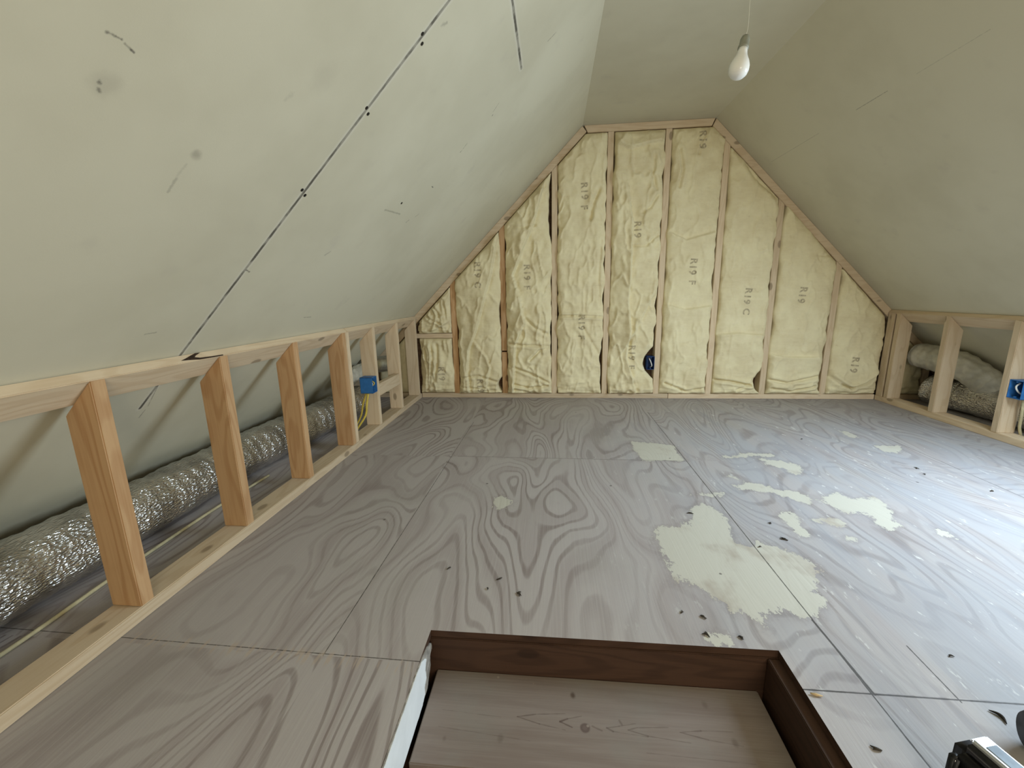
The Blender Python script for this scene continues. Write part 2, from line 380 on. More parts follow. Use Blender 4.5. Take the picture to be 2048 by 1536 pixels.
LM = [(L(-0.6080, 0.6100), L(-0.6070, 0.6180), 0.0035, 0.7),
      (L(-0.6070, 0.6220), L(-0.6070, 0.6300), 0.0035, 0.8),
      (L(-0.6090, 0.6360), L(-0.6110, 0.6470), 0.003, 0.45),
      (L(-0.6110, 0.6470), L(-0.6120, 0.6520), 0.003, 0.75),
      (L(-0.6560, 0.6320), L(-0.6570, 0.6350), 0.0045, 0.9),
      (L(-0.6640, 0.6360), L(-0.6660, 0.6380), 0.0045, 0.6),
      (L(-0.7580, 0.8280), L(-0.7360, 0.8270), 0.005, 0.28),
      (L(-0.7310, 0.8260), L(-0.7110, 0.8290), 0.005, 0.15),
      (L(-0.2510, 1.9160), L(-0.2470, 1.9140), 0.0035, 0.9),
      (L(-0.2440, 1.8960), L(-0.2180, 1.8850), 0.0028, 0.6),
      (L(-0.3860, 1.8990), L(-0.3800, 1.9010), 0.004, 0.9),
      (L(-0.3750, 1.8990), L(-0.3560, 1.8950), 0.003, 0.55),
      (L(-0.0210, 1.8710), L(0.0100, 1.8790), 0.003, 0.6),
      (L(-0.5150, 1.8970), L(-0.5150, 1.9140), 0.004, 0.8),
      (L(-0.6440, 1.6750), L(-0.6350, 1.8150), 0.006, 0.35),
      (L(-0.6500, 1.9300), L(-0.6390, 1.9390), 0.0035, 0.65),
      (L(-0.6210, 1.9730), L(-0.6060, 1.9870), 0.004, 0.35),
      (L(-0.8190, 1.5150), L(-0.8070, 1.5320), 0.006, 0.3),
      (L(-1.0500, 1.7160), L(-1.0510, 1.7700), 0.003, 0.55),
      (L(-1.0530, 1.0020), L(-1.0510, 1.0320), 0.004, 0.35),
      (L(-0.8860, 1.1880), L(-0.8910, 1.2070), 0.004, 0.7),
      (L(-0.5480, 0.9510), L(-0.5610, 0.9440), 0.008, 0.12),
      (L(-0.2860, 1.2410), L(-0.2770, 1.2500), 0.008, 0.35),
      (L(-1.3380, 1.1970), L(-1.3130, 1.1990), 0.003, 0.6),
      (L(-1.3000, 1.1990), L(-1.2220, 1.1760), 0.003, 0.5)]
LS = [(L(-0.692, 0.836), .016, .5), (L(-.656, .640), .03, .22), (L(-.25, 1.02), .05, .12), (L(-.5, 1.0), .05, .10), (L(.05, 1.2), .03, .2)]
RLN = [(R(1.476, 3.0), R(1.473, 1.2), .0020)]
M_left = drywall('bare_drywall_left', LL, LM, LS)
M_right = drywall('bare_drywall_right', (), [(R(1.476, 3.28), R(1.476, 2.75), .0022, .35), (R(1.473, 2.45), R(1.473, 2.25), .003, .5), (R(1.474, 2.1), R(1.474, 1.8), .002, .25)], ())
M_ceil = drywall('bare_drywall_ceiling')
T = .0125
def slab(name, pts, mat, n_out):
    """pts: a planar polygon (3d); thickness T towards n_out"""
    bm = bmesh.new(); n_out = Vector(n_out) * T
    A = [bm.verts.new(p) for p in pts]; B = [bm.verts.new(Vector(p) + n_out) for p in pts]
    bm.faces.new(A); bm.faces.new(B[::-1]); k = len(pts)
    for i in range(k): bm.faces.new((A[i], B[i], B[(i + 1) % k], A[(i + 1) % k]))
    return tag(link(name, bm, mat), kind='structure')
Y0, Y1 = -1.6, 3.50
slab('wall_left', [L(-KL, Y0), L(-KL, Y1), L(CL, Y1), L(CL, Y0)], M_left, (-S2, 0, S2))['label'] = 'bare drywall on the left roof slope with a dark open seam'
slab('ceiling', [(CL, Y0, ZC), (CL, Y1, ZC), (CR, Y1, ZC), (CR, Y0, ZC)], M_ceil, (0, 0, 1))['label'] = 'flat drywall strip of ceiling between the slopes'
# right slope with the roof window opening
WX0, WX1, WY0, WY1 = 1.76, 2.42, 1.00, 1.80
def right_slope():
    xs = [CR, WX0, WX1, KR]; ys = [Y0, WY0, WY1, Y1]; bm = bmesh.new(); o = Vector((S2, 0, S2)) * T
    A = [[bm.verts.new(R(x, y)) for y in ys] for x in xs]; B = [[bm.verts.new(Vector(R(x, y)) + o) for y in ys] for x in xs]
    for i in range(3):
        for j in range(3):
            if i == 1 and j == 1: continue
            for G in (A, B): bm.faces.new((G[i][j], G[i + 1][j], G[i + 1][j + 1], G[i][j + 1]))
    for (i, j), (k, l) in (((1, 1), (2, 1)), ((2, 1), (2, 2)), ((2, 2), (1, 2)), ((1, 2), (1, 1))):
        bm.faces.new((A[i][j], A[k][l], B[k][l], B[i][j]))
    tag(link('wall_right', bm, M_right), 'bare drywall on the right roof slope', kind='structure')
right_slope()
def roof_window():
    bm = bmesh.new()
    u = Vector((S2, 0, -S2)); o = Vector((S2, 0, S2))
    def bar(a, b, c, d, h0, h1):
        q = [Vector(R(a, c)), Vector(R(b, c)), Vector(R(b, d)), Vector(R(a, d))]
        A = [bm.verts.new(p + o * h0) for p in q]; B = [bm.verts.new(p + o * h1) for p in q]
        bm.faces.new(A); bm.faces.new(B[::-1])
        for i in range(4): bm.faces.new((A[i], B[i], B[(i + 1) % 4], A[(i + 1) % 4]))
    t = .03
    bar(WX0 - t, WX0, WY0 - t, WY1 + t, T, .12); bar(WX1, WX1 + t, WY0 - t, WY1 + t, T, .12)
    bar(WX0, WX1, WY0 - t, WY0, T, .12); bar(WX0, WX1, WY1, WY1 + t, T, .12)
    tag(link('window_1', bm, plain('white_window_frame', (.7, .7, .68), .5)), 'white frame of the roof window in the right slope', kind='structure')
roof_window()
# end walls
sheath = wood('dark_board_sheathing', 'X', (.16, .10, .06), (.07, .04, .025), .4)
OUT = [(-KL, 0), (-KL, -.2), (KR, -.2), (KR, 0), (CR, ZC), (CL, ZC)]
tag(link('wall_back', prism(OUT, 'Y', 3.502, 3.52), sheath), 'dark board sheathing behind the gable framing', kind='structure')
def front_wall():
    # wall behind the camera with a window opening added for the fill light
    a, b, c, d = .2, 1.3, .55, 1.55
    bm = bmesh.new(); y0, y1 = Y0 - .02, Y0
    for pts in ([(-KL, 0), (a, 0), (a, a + KL if a < CL else ZC), (a, ZC if a > CL else a + KL)],):
        pass
    prism([(-KL, -.0), (a, 0), (a, a + KL)], 'Y', y0, y1, bm)
    prism([(a, 0), (b, 0), (b, c), (a, c)], 'Y', y0, y1, bm)
    prism([(a, d), (b, d), (b, KR - b), (CR, ZC), (CL, ZC), (a, a + KL)], 'Y', y0, y1, bm)
    prism([(b, 0), (KR, 0), (b, KR - b)], 'Y', y0, y1, bm)
    tag(link('wall_front', bm, M_ceil), 'drywall end wall behind the viewer', kind='structure')
    bm = bmesh.new(); t = .04
    for q in ((a, a + t, c, d), (b - t, b, c, d), (a, b, c, c + t), (a, b, d - t, d), (a, b, 1.03, 1.06)):
        box(q[0], q[1], Y0 - .04, Y0 + .01, q[2], q[3], bm)
    tag(link('fill_window_2', bm, bpy.data.materials['white_window_frame']), 'unseen white window frame added round the fill light in the end wall behind the viewer', kind='structure')
front_wall()
# screws along the open drywall seam
M_dark = plain('dark_screw_steel', (.03, .028, .025), .5, .6)
WL = bpy.data.objects['wall_left']
for (x, y) in ((-.327, 1.193), (-.336, 1.217), (-.486, 1.190), (-.492, 1.211), (-.681, 1.176), (-.689, 1.201), (-.605, 1.757)):
    p = Vector(L(x, y)); bm = lathe([(.0050, 0), (.0050, .0012), (.002, .0016)], 10)
    o = link('screw', bm, M_dark, WL); o.matrix_local = Matrix.Translation(p) @ Vector((S2, 0, -S2)).to_track_quat('Z', 'Y').to_matrix().to_4x4()

# ------------------------------------------------------------------ stairwell in the foreground
tag(link('trim_1', box(HX0 - .04, HX1 + .02, HY1 - .004, HY1 + .034, -.26, -.0195), W['darkX'], bevel=.002), 'dark brown header board at the far side of the stairwell', kind='structure')
tag(link('trim_2', box(HX1 - .026, HX1 + .012, HY0, HY1 - .005, -.26, -.0195), W['darkY'], bevel=.002), 'dark brown joist at the right side of the stairwell', kind='structure')
tag(link('trim_3', box(HX0 - .04, HX0 - .012, HY0, HY1 - .005, -.26, -.0195), W['darkY'], bevel=.002), 'dark brown joist at the left side of the stairwell', kind='structure')
tag(link('trim_4', box(HX0 - .04, HX1 + .04, HY0 - .04, HY0, -.26, -.0195), W['darkX'], bevel=.002), 'dark header at the near side of the stairwell', kind='structure')
st = thing('staircase', (.1, .3, -.9), 'brown wooden staircase with a wide worn top step sunk in the floor opening', 'stairs')
for k in range(4):
    yf = .915 - .238 * k; z = -.115 - .19 * k
    o = board('tread', st, W['worn'], HX0 + .012, .500, yf - .236, yf - .006, z - .028, z, bevel=.0025)
    if k: o.name = 'tread'
    board('riser', st, W['darkX'], HX0 + .014, .498, yf - .230, yf - .216, z - .16, z - .0285)
for x in (HX0 + .012, .502):
    bm = prism([(.90, -.26), (.90, -.42), (-.02, -1.15), (-.02, -.99)], 'X', x, x + .008 if x > 0 else x - .008)
    rel(link('stringer', bm, W['darkY'], st))
# dark stairwell lining below the floor
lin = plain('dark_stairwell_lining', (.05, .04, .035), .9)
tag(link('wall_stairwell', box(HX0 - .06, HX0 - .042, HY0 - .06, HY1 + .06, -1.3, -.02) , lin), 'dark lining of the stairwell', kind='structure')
def lining():
    o = bpy.data.objects['wall_stairwell']; bm = bmesh.new(); bm.from_mesh(o.data)
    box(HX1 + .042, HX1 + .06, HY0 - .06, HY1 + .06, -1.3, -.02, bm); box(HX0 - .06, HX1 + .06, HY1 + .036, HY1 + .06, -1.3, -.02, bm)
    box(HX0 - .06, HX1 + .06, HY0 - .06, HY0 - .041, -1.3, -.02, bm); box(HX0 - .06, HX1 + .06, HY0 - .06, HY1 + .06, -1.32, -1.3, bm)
    bm.to_mesh(o.data); bm.free()
lining()
# broken white painted wallboard edge down the left side of the opening
def white_strip():
    random.seed(4)
    face = [(-.45, -.006), (.3, -.006), (.59, -.006), (.65, -.003), (.694, -.003), (.752, -.003), (.784, -.001), (.821, -.005), (.846, -.02), (.852, -.03), (.846, -.034), (.840, -.048), (.843, -.074),
            (.826, -.083), (.826, -.104), (.801, -.112), (.7, -.113), (.3, -.113), (-.45, -.113)]
    core = [(-.45, -.002), (.3, -.002), (.6, -.002), (.756, -.0015), (.813, -.001), (.872, -.012), (.900, -.026), (.9045, -.038), (.902, -.046), (.886, -.050), (.884, -.078), (.862, -.100), (.850, -.1135), (.7, -.1138), (-.45, -.1138)]
    def dens(p):
        out = []
        for a, b in zip(p, p[1:]):
            for k in range(8):
                t = k / 8; out.append((a[0] + (b[0] - a[0]) * t + random.uniform(-.001, .001), a[1] + (b[1] - a[1]) * t + random.uniform(-.0012, .0012)))
        return out + [p[-1]]
    pts = dens(face)
    t = thing('wallboard_edge', (HX0, .5, -.05), 'broken strip of white painted wallboard down the left side of the floor opening', 'board')
    rel(link('white_face', prism(pts, 'X', HX0 + .003, HX0 + .0045), plain('white_painted_face', (.78, .82, .84), .55, 0, .05, 14, .2), t))['label'] = 'smooth white painted face'
    rel(link('gypsum_core', prism(dens(core), 'X', HX0 - .0115, HX0 + .0028), plain('crumbling_gypsum', (.30, .28, .25), .95, 0, .3, 60, .6), t))['label'] = 'grey crumbling core behind the face'
white_strip()

# ------------------------------------------------------------------ framing
TP = .031                                   # top plate thickness towards the slope
def knee_studs(side, fr, ys, mats):
    for y, m, th in ys:
        if side == 'L':
            zt = XL + KL - TP * math.sqrt(2)
            pts = [(XL - .089, .038), (XL, .038), (XL, zt), (XL - .089, zt - .089)]
        else:
            zt = -XR + KR - TP * math.sqrt(2)
            pts = [(XR + .089, .038), (XR, .038), (XR, zt), (XR + .089, zt - .089)]
        rel(link('stud', prism(pts, 'Y', y, y + th), W[m + 'Z'], fr, bevel=.0025))
def top_plate(side, fr, y0, y1):
    if side == 'L':
        C = Vector((XL, XL + KL - TP * math.sqrt(2))); d = Vector((-S2, -S2)); o = Vector((-S2, S2))
    else:
        C = Vector((XR, -XR + KR - TP * math.sqrt(2))); d = Vector((S2, -S2)); o = Vector((S2, S2))
    t = TP - .0012
    pts = [C, C + d * .089, C + d * .089 + o * t, C + o * t]
    return rel(link('top_plate', prism([tuple(p) for p in pts], 'Y', y0, y1), W['paleY'], fr, bevel=.002))
lk = thing('knee_stud_frame', (XL, 1.2, 0), 'low pine stud frame along the left slope in front of the silver duct', 'wall frame', 'low knee wall frames')
board('bottom_plate', lk, W['paleY'], XL - .089, XL, -.5, 3.41, 0, .038, bevel=.0025)
top_plate('L', lk, -.5, 2.20); top_plate('L', lk, 2.204, 3.409)
y1 = .8932
knee_studs('L', lk, [(y1 - P, 'orange', .038), (y1, 'orange', .038), (y1 + P, 'orange', .038), (y1 + 2 * P, 'orange', .038), (y1 + 3 * P + .025, 'orange', .038), (y1 + 3 * P + .067, 'pale', .036),
                     (y1 + 4 * P, 'pale', .038), (y1 + 5 * P, 'pale', .038), (3.333, 'pale', .038)], None)
board('blocking', lk, W['paleY'], XL - .038, XL - .001, y1 + 4 * P + .038, y1 + 5 * P, .222, .300)
def bark_pocket(parent, name, pts, mat, lift):
    """flat scar on the narrow upper edge of the left top plate; pts = (Y, fraction across the edge)"""
    C = Vector((XL, 0, XL + KL - TP * math.sqrt(2))); o = Vector((-S2, 0, S2)); nn = Vector((S2, 0, S2)); bm = bmesh.new()
    A = [bm.verts.new(C + o * (TP * u) + Vector((0, y, 0)) + nn * lift) for y, u in pts]; B = [bm.verts.new(v.co - nn * (lift + .0005)) for v in A]
    n_ = len(pts); bm.faces.new(A); bm.faces.new(B[::-1])
    for k in range(n_): bm.faces.new((A[k], B[k], B[(k + 1) % n_], A[(k + 1) % n_]))
    return rel(link(name, bm, mat, parent))
bark_pocket(lk, 'bark_pocket', [(1.160, .30), (1.185, .22), (1.22, .06), (1.27, .03), (1.318, .02), (1.318, .12), (1.27, .16), (1.228, .24), (1.212, .42), (1.222, .62), (1.245, .86), (1.228, .90), (1.20, .66), (1.18, .46)],
            plain('dark_bark', (.035, .02, .012), .9, 0, .4, 90), .0012)['label'] = 'dark bark edged scar in the wood'
rk = thing('knee_stud_frame', (XR, 2.4, 0), 'low pine stud frame along the right slope beside the blue box', 'wall frame', 'low knee wall frames')
board('bottom_plate', rk, W['paleY'], XR, XR + .089, .4, 3.41, 0, .038, bevel=.0025)
top_plate('R', rk, .4, 3.409)
knee_studs('R', rk, [(3.29, 'pale', .038), (3.345, 'pale', .06), (2.905, 'pale', .038), (2.492, 'pale', .038), (2.08, 'pale', .038), (1.67, 'pale', .038), (1.26, 'pale', .038)], None)

GW = .043                                   # gable stud width
GX = [-.803, -.397, .0099, .416, .823, 1.229, 1.636, 2.082]
PT = .05
def ztop(x, m=0.):
    return min(ZC - PT - m, x + KL - (PT + m) * math.sqrt(2), -x + KR - (PT + m) * math.sqrt(2))
gf = thing('gable_stud_frame', (.6, D, 0), 'tall pine gable end frame with studs between the insulation', 'wall frame')
board('bottom_plate', gf, W['paleX'], XL - .0, .92, D, D + .086, 0, .038)
board('bottom_plate', gf, W['paleX'], .923, XR + .0, D, D + .086, 0, .038)
board('bottom_plate', gf, W['paleX'], -1.80, XL - .091, D, D + .086, 0, .038)
board('bottom_plate', gf, W['paleX'], XR + .091, 3.14, D, D + .086, 0, .038)
rel(link('top_plate', prism([(CL + .012, ZC - .001), (CR - .005, ZC - .001), (CR - .026, ZC - PT), (CL + .038, ZC - PT)], 'Y', D, D + .086), W['paleX'], gf, bevel=.002))
r2 = math.sqrt(2)
e = .0012
rel(link('rafter_plate', prism([(CL - .002, CL - .002 + KL - e), (-KL + .06, .06 - e), (-KL + .06 + PT * S2, .06 - PT * S2), (CL + .028, CL + .028 + KL - PT * r2)], 'Y', D, D + .086), W['paleX'], gf, bevel=.002))
rel(link('rafter_plate', prism([(CR + .002, KR - CR - .002 - e), (KR - .06, .06 - e), (KR - .06 - PT * S2, .06 - PT * S2), (CR - .02, KR - CR + .02 - PT * r2)], 'Y', D, D + .086), W['paleX'], gf, bevel=.002))
def gstud(x, m='pale', z0=.038, z1=None, w=GW):
    a, b = x - w / 2, x + w / 2
    if z1 is None: za, zb = ztop(a) - .001, ztop(b) - .001
    else: za = zb = z1
    pts = [(a, z0), (b, z0), (b, zb), (a, za)]
    if z1 is None and (za < ztop(x) - .02) != (zb < ztop(x) - .02) and min(abs(a - CL), abs(b - CR)) < .06: pts = [(a, z0), (b, z0), (b, zb), (a, za)]
    return rel(link('stud', prism(pts, 'Y', D + .001, D + .086), W[m + 'Z'], gf, bevel=.002))
for i, x in enumerate(GX):
    if i == 1:
        gstud(x, 'orange', .038, .383); gstud(x, 'orange', .395)
    else: gstud(x, 'orange' if i == 0 else 'pale')
gstud(XL - .065, 'pale'); gstud(XR + .062, 'pale')
gstud(-1.5, 'pale'); gstud(2.8, 'pale')
board('blocking', gf, W['paleX'], XL - .04, GX[0] - GW / 2, D + .001, D + .086, .503, .541)

# ------------------------------------------------------------------ insulation batts
def batt_material():
    n = NB('cream_fibreglass'); x, y, z = n.sep(n.P)
    c = n.mix(n.ramp(n.noise(n.P, 7, 4, .6), .3, .7), (.82, .745, .49), (.72, .63, .40))
    streak = n.noise(n.vec('MULTIPLY', n.P, (12, 1, 70)), 1, 3, .6)
    c = n.mix(n.math('MULTIPLY', n.ramp(streak, .35, .75), .35), c, (.82, .74, .52))
    c = n.mix(n.math('MULTIPLY', n.ramp(n.noise(n.P, 21, 3, .6), .6, .8), .28), c, (.50, .39, .20))
    fz = n.noise(n.P, 260, 3, .7)
    n.bump(n.math('ADD', fz, n.math('MULTIPLY', streak, 1.5)), .30, .004)
    return n.fin(c, .95, 0, .08)
M_batt = batt_material()
M_ink = plain('faded_grey_ink', (.47, .405, .265), .95, 0, .25, 60)
# world x, z on the gable plane from marks read off the batts
BT = {
    'B': ([([(-0.418, 1.296), (-0.476, 1.016), (-0.553, 0.765), (-0.613, 0.566), (-0.681, 0.403), (-0.702, 0.214), (-0.688, 0.022)], -0.016, 0.07), ([(-0.609, 0.444), (-0.537, 0.352), (-0.507, 0.256), (-0.545, 0.108)], -0.01, 0.03)],
        [([(-0.776, 0.172), (-0.606, 0.193), (-0.439, 0.129)], 0.008, 0.006), ([(-0.758, 0.099), (-0.609, 0.082), (-0.44, 0.108)], 0.006, 0.005)],
        [('R19  C', -0.589, 1.008, 0), ('R19', -0.6, 0.108, 0)]),
    'C': ([([(-0.08, 1.589), (-0.146, 1.36), (-0.245, 1.143), (-0.307, 0.993), (-0.254, 0.8), (-0.221, 0.622), (-0.3, 0.441), (-0.312, 0.235), (-0.324, 0.044)], -0.017, 0.06)],
        [([(-0.331, 1.348), (-0.235, 1.338), (-0.139, 1.353)], 0.006, 0.006), ([(-0.357, 0.458), (-0.247, 0.441), (-0.033, 0.431)], 0.01, 0.006), ([(-0.216, 0.65), (-0.145, 0.581), (-0.045, 0.528)], 0.008, 0.007), ([(-0.188, 0.318), (-0.106, 0.399), (-0.025, 0.419)], 0.01, 0.006), ([(-0.312, 0.256), (-0.148, 0.193), (-0.033, 0.13)], 0.01, 0.006), ([(-0.314, 0.117), (-0.19, 0.087), (-0.046, 0.109)], 0.012, 0.006)],
        [('R19  F', -0.204, 0.98, 0)]),
    'D': ([([(0.032, 1.602), (0.08, 1.558), (0.043, 1.461), (0.052, 1.281)], -0.01, 0.02)],
        [([(0.046, 0.67), (0.211, 0.671), (0.387, 0.657)], 0.012, 0.005), ([(0.232, 0.577), (0.293, 0.477), (0.367, 0.356)], 0.007, 0.008), ([(0.338, 1.59), (0.292, 1.487), (0.276, 1.382)], 0.012, 0.01), ([(0.361, 1.235), (0.345, 0.941), (0.365, 0.75)], 0.006, 0.007)],
        [('R19  F', 0.228, 1.552, 0.06), ('R19  F', 0.22, 0.589, 0)]),
    'E': ([([(0.556, 1.564), (0.589, 1.371), (0.59, 1.083), (0.582, 0.785), (0.602, 0.553), (0.583, 0.334), (0.641, 0.151), (0.67, 0.027)], -0.015, 0.05), ([(0.466, 1.888), (0.546, 1.851), (0.658, 1.872), (0.789, 1.895)], 0.014, 0.05), ([(0.576, 0.434), (0.634, 0.533), (0.693, 0.668), (0.745, 0.782), (0.809, 0.856)], 0.012, 0.05)],
        [([(0.724, 1.81), (0.72, 1.676), (0.75, 1.573)], 0.01, 0.008), ([(0.762, 1.538), (0.713, 1.454), (0.66, 1.421)], 0.009, 0.008), ([(0.597, 1.185), (0.689, 1.182), (0.777, 1.258)], 0.007, 0.006), ([(0.76, 0.472), (0.73, 0.273), (0.8, 0.11)], 0.008, 0.008)],
        [('R19', 0.622, 1.299, 0), ('R19  F', 0.618, 0.346, 0)]),
    'F': ([([(0.916, 0.733), (1.003, 0.709), (1.201, 0.736)], -0.008, 0.06), ([(0.896, 1.255), (0.978, 1.217), (1.196, 1.273)], -0.007, 0.06)],
        [([(0.897, 1.834), (0.926, 1.701), (0.905, 1.584)], 0.01, 0.007), ([(1.099, 1.986), (1.04, 1.86), (1.028, 1.795)], 0.006, 0.006), ([(0.885, 0.13), (1.052, 0.061), (1.204, 0.09)], 0.012, 0.006)],
        [('R19  F', 1.036, 0.992, -0.06), ('R19', 1.046, 1.885, 0)]),
    'G': ([([(1.255, 0.514), (1.394, 0.528), (1.597, 0.511)], -0.009, 0.07)],
        [([(1.253, 0.159), (1.39, 0.143), (1.536, 0.111)], 0.016, 0.006), ([(1.434, 0.07), (1.542, 0.131), (1.607, 0.231)], 0.008, 0.006), ([(1.359, 1.714), (1.437, 1.612), (1.585, 1.489)], 0.006, 0.01)],
        [('R19  C', 1.449, 0.769, -0.08)]),
    'H': ([([(1.66, 0.364), (1.761, 0.34), (1.96, 0.339)], -0.01, 0.05)],
        [([(1.666, 0.159), (1.802, 0.131), (2.016, 0.183)], 0.012, 0.007), ([(1.696, 0.087), (1.847, 0.063), (2.007, 0.104)], 0.012, 0.006), ([(1.912, 1.084), (1.957, 1.075), (2.015, 1.081)], 0.004, 0.005)],
        [('R19', 1.835, 0.799, -0.09)]),
    'I': ([([(2.086, 0.198), (2.174, 0.131), (2.261, 0.1), (2.347, 0.132), (2.459, 0.209)], 0.01, 0.05)],
        [([(2.117, 0.183), (2.243, 0.1), (2.28, 0.092)], 0.01, 0.007), ([(2.28, 0.092), (2.382, 0.132), (2.451, 0.198)], 0.01, 0.007)],
        [('R19', 2.259, 0.276, -0.09)]),
    'A1': ([([(-0.816, 0.65), (-0.881, 0.61), (-0.976, 0.562)], -0.012, 0.03), ([(-1.049, 0.734), (-0.995, 0.652), (-0.923, 0.602)], 0.008, 0.02)],
        [([(-0.964, 0.764), (-0.933, 0.716), (-0.918, 0.683)], 0.014, 0.005), ([(-1.043, 0.701), (-0.979, 0.652), (-0.901, 0.618)], 0.01, 0.006), ([(-0.878, 0.811), (-0.868, 0.691), (-0.848, 0.589)], 0.01, 0.006)],
        []),
    'A2': ([([(-1.008, 0.447), (-0.998, 0.321), (-1.026, 0.151)], -0.012, 0.03)],
        [([(-0.953, 0.446), (-0.947, 0.321), (-0.983, 0.151)], 0.01, 0.008), ([(-1.061, 0.406), (-1.029, 0.236), (-1.048, 0.064)], 0.008, 0.006)],
        [('R19', -0.919, 0.215, 0)]),
}
def fbm(px, pz, sc, seed):
    return mnoise.fractal(Vector((px * sc + seed, pz * sc - seed * 2.3, seed * .7)), 1., 2., 3)
def polydist(px, pz, line):
    best = np.full(px.shape, 1e9); side = np.zeros(px.shape); n = len(line)
    for i in range(n - 1):
        ax, az = line[i]; bx, bz = line[i + 1]; ex, ez = bx - ax, bz - az; l2 = ex * ex + ez * ez
        tr = ((px - ax) * ex + (pz - az) * ez) / l2; t = np.clip(tr, 0, 1)
        d = np.hypot(px - ax - t * ex, pz - az - t * ez); cr = ex * (pz - az) - ez * (px - ax)
        m = d < best; best = np.where(m, d, best); side = np.where(m, np.sign(cr), side)
    return best, side
def batt(x0, x1, zb, seed, label, folds=(), creases=(), text=(), zt=None, puff=.030, rough=1., base=.002, chew=.007, gaps=(), step=.007):
    nx = max(8, int((x1 - x0) / step)); zmax = max(ztop(x, .0) for x in (x0, x1, (x0 + x1) / 2)) if zt is None else zt
    nz = max(8, int((zmax - zb) / step))
    us = np.linspace(0, 1, nx + 1); vs = np.linspace(0, 1, nz + 1)
    U, V = np.meshgrid(us, vs)
    X = x0 + U * (x1 - x0)
    zt_ = np.array([ztop(x, .004) for x in X[0]]) if zt is None else np.full(nx + 1, zt)
    Zt = np.tile(zt_, (nz + 1, 1)); Z = zb + V * (Zt - zb)
    rnd = random.Random(seed)
    # ragged edges
    ew = np.zeros_like(X); 
    for j in range(nz + 1):
        zz = Z[j, nx // 2]
        l = chew * (0.15 + fbm(0, zz, 7, seed + 3) * 2.2); r = chew * (0.15 + fbm(1, zz, 7, seed + 7) * 2.2)
        for (s, z0g, z1g, w) in gaps:
            k = max(0, 1 - abs((zz - (z0g + z1g) / 2) / ((z1g - z0g) / 2)) ** 2)
            if s < 0: l += w * k
            else: r += w * k
        l = min(max(l, -.009), .2); r = min(max(r, -.009), .2)
        X[j] = x0 + l + us * (x1 - x0 - l - r)
    de = np.minimum(np.minimum(X - X[:, :1], X[:, -1:] - X), np.minimum(Z - zb, Zt - Z))
    H = .004 + puff * (1 - np.exp(-(np.maximum(de, 0) / .030)))
    nz1 = np.array([[fbm(a, b * .6, 5, seed) for a, b in zip(ra, rb)] for ra, rb in zip(X, Z)])
    nz2 = np.array([[fbm(a, b, 19, seed + 20) for a, b in zip(ra, rb)] for ra, rb in zip(X, Z)])
    rid = np.array([[1 - abs(fbm(a, b * .45, 8, seed + 40)) * 3 for a, b in zip(ra, rb)] for ra, rb in zip(X, Z)])
    H += (nz1 * .019 + nz2 * .005 + np.clip(rid, 0, 1) ** 3 * .011) * rough * np.minimum(1, de / .02 + .25)
    for line, h, w in folds:
        if isinstance(line[0], str): continue
        d, s = polydist(X, Z, line); s = s * (1 if h > 0 else -1)
        H += np.where(s > 0, 2.5 * abs(h) * np.minimum(1, d / .008) * np.exp(-d / (w * 1.3)), -abs(h) * .5 * np.exp(-d / .02)) * np.minimum(1, de / .03)
    for line, h, w in creases:
        d, s = polydist(X, Z, line); H -= (1.5 * h * np.exp(-(d / (w * 1.2)) ** 2) - h * .9 * np.exp(-((d - w * 3.2) / (w * 2.2)) ** 2)) * np.minimum(1, de / .02)
    # crumpled foot
    H += np.exp(-(Z - zb) / .06) * .010 * np.array([[fbm(a * .5, b * 2.6, 16, seed + 60) for a, b in zip(ra, rb)] for ra, rb in zip(X, Z)]) * 2
    H = np.where(de < 1e-6, -.012, H)
    Yf = D + base - H
    verts = [(float(a), float(b), float(c)) for a, b, c in zip(X.ravel(), Yf.ravel(), Z.ravel())]
    W1 = nx + 1; faces = [(j * W1 + i, j * W1 + i + 1, (j + 1) * W1 + i + 1, (j + 1) * W1 + i) for j in range(nz) for i in range(nx)]
    # sides running back to the sheathing
    ring = [i for i in range(W1)] + [j * W1 + nx for j in range(1, nz + 1)] + [nz * W1 + i for i in range(nx - 1, -1, -1)] + [j * W1 for j in range(nz - 1, 0, -1)]
    b0 = len(verts); verts += [(verts[q][0], 3.499, verts[q][2]) for q in ring]; m = len(ring)
    faces += [(ring[(k + 1) % m], ring[k], b0 + k, b0 + (k + 1) % m) for k in range(m)]
    me = bpy.data.meshes.new('insulation_batt'); me.from_pydata(verts, [], faces); me.update()
    me.polygons.foreach_set('use_smooth', [True] * len(me.polygons)); me.materials.append(M_batt)
    o = bpy.data.objects.new('insulation_batt', me); COL.objects.link(o); tag(o, label, 'insulation', 'insulation batts in the gable wall')
    pieces = []
    for (s, tx, tz, size, a) in text:
        for j_, w_ in enumerate(s.split('  ')): pieces.append((w_, tx, tz + (.030 if len(s) > 3 else 0) - j_ * .115, size, a))
    for (s, tx, tz, size, a) in pieces:
        cu = bpy.data.curves.new('t', 'FONT'); cu.body = s; cu.size = size; cu.align_x = 'CENTER'; cu.align_y = 'CENTER'; cu.space_character = 1.15; cu.offset = .0022
        to = bpy.data.objects.new('t', cu); tm = to.to_mesh(); bm = bmesh.new(); bm.from_mesh(tm); to.to_mesh_clear()
        for _ in range(4):
            le = [e_ for e_ in bm.edges if e_.calc_length() > .007]
            if not le: break
            bmesh.ops.subdivide_edges(bm, edges=le, cuts=1); bmesh.ops.triangulate(bm, faces=bm.faces[:])
        ca, sa = math.cos(a - math.pi / 2), math.sin(a - math.pi / 2)
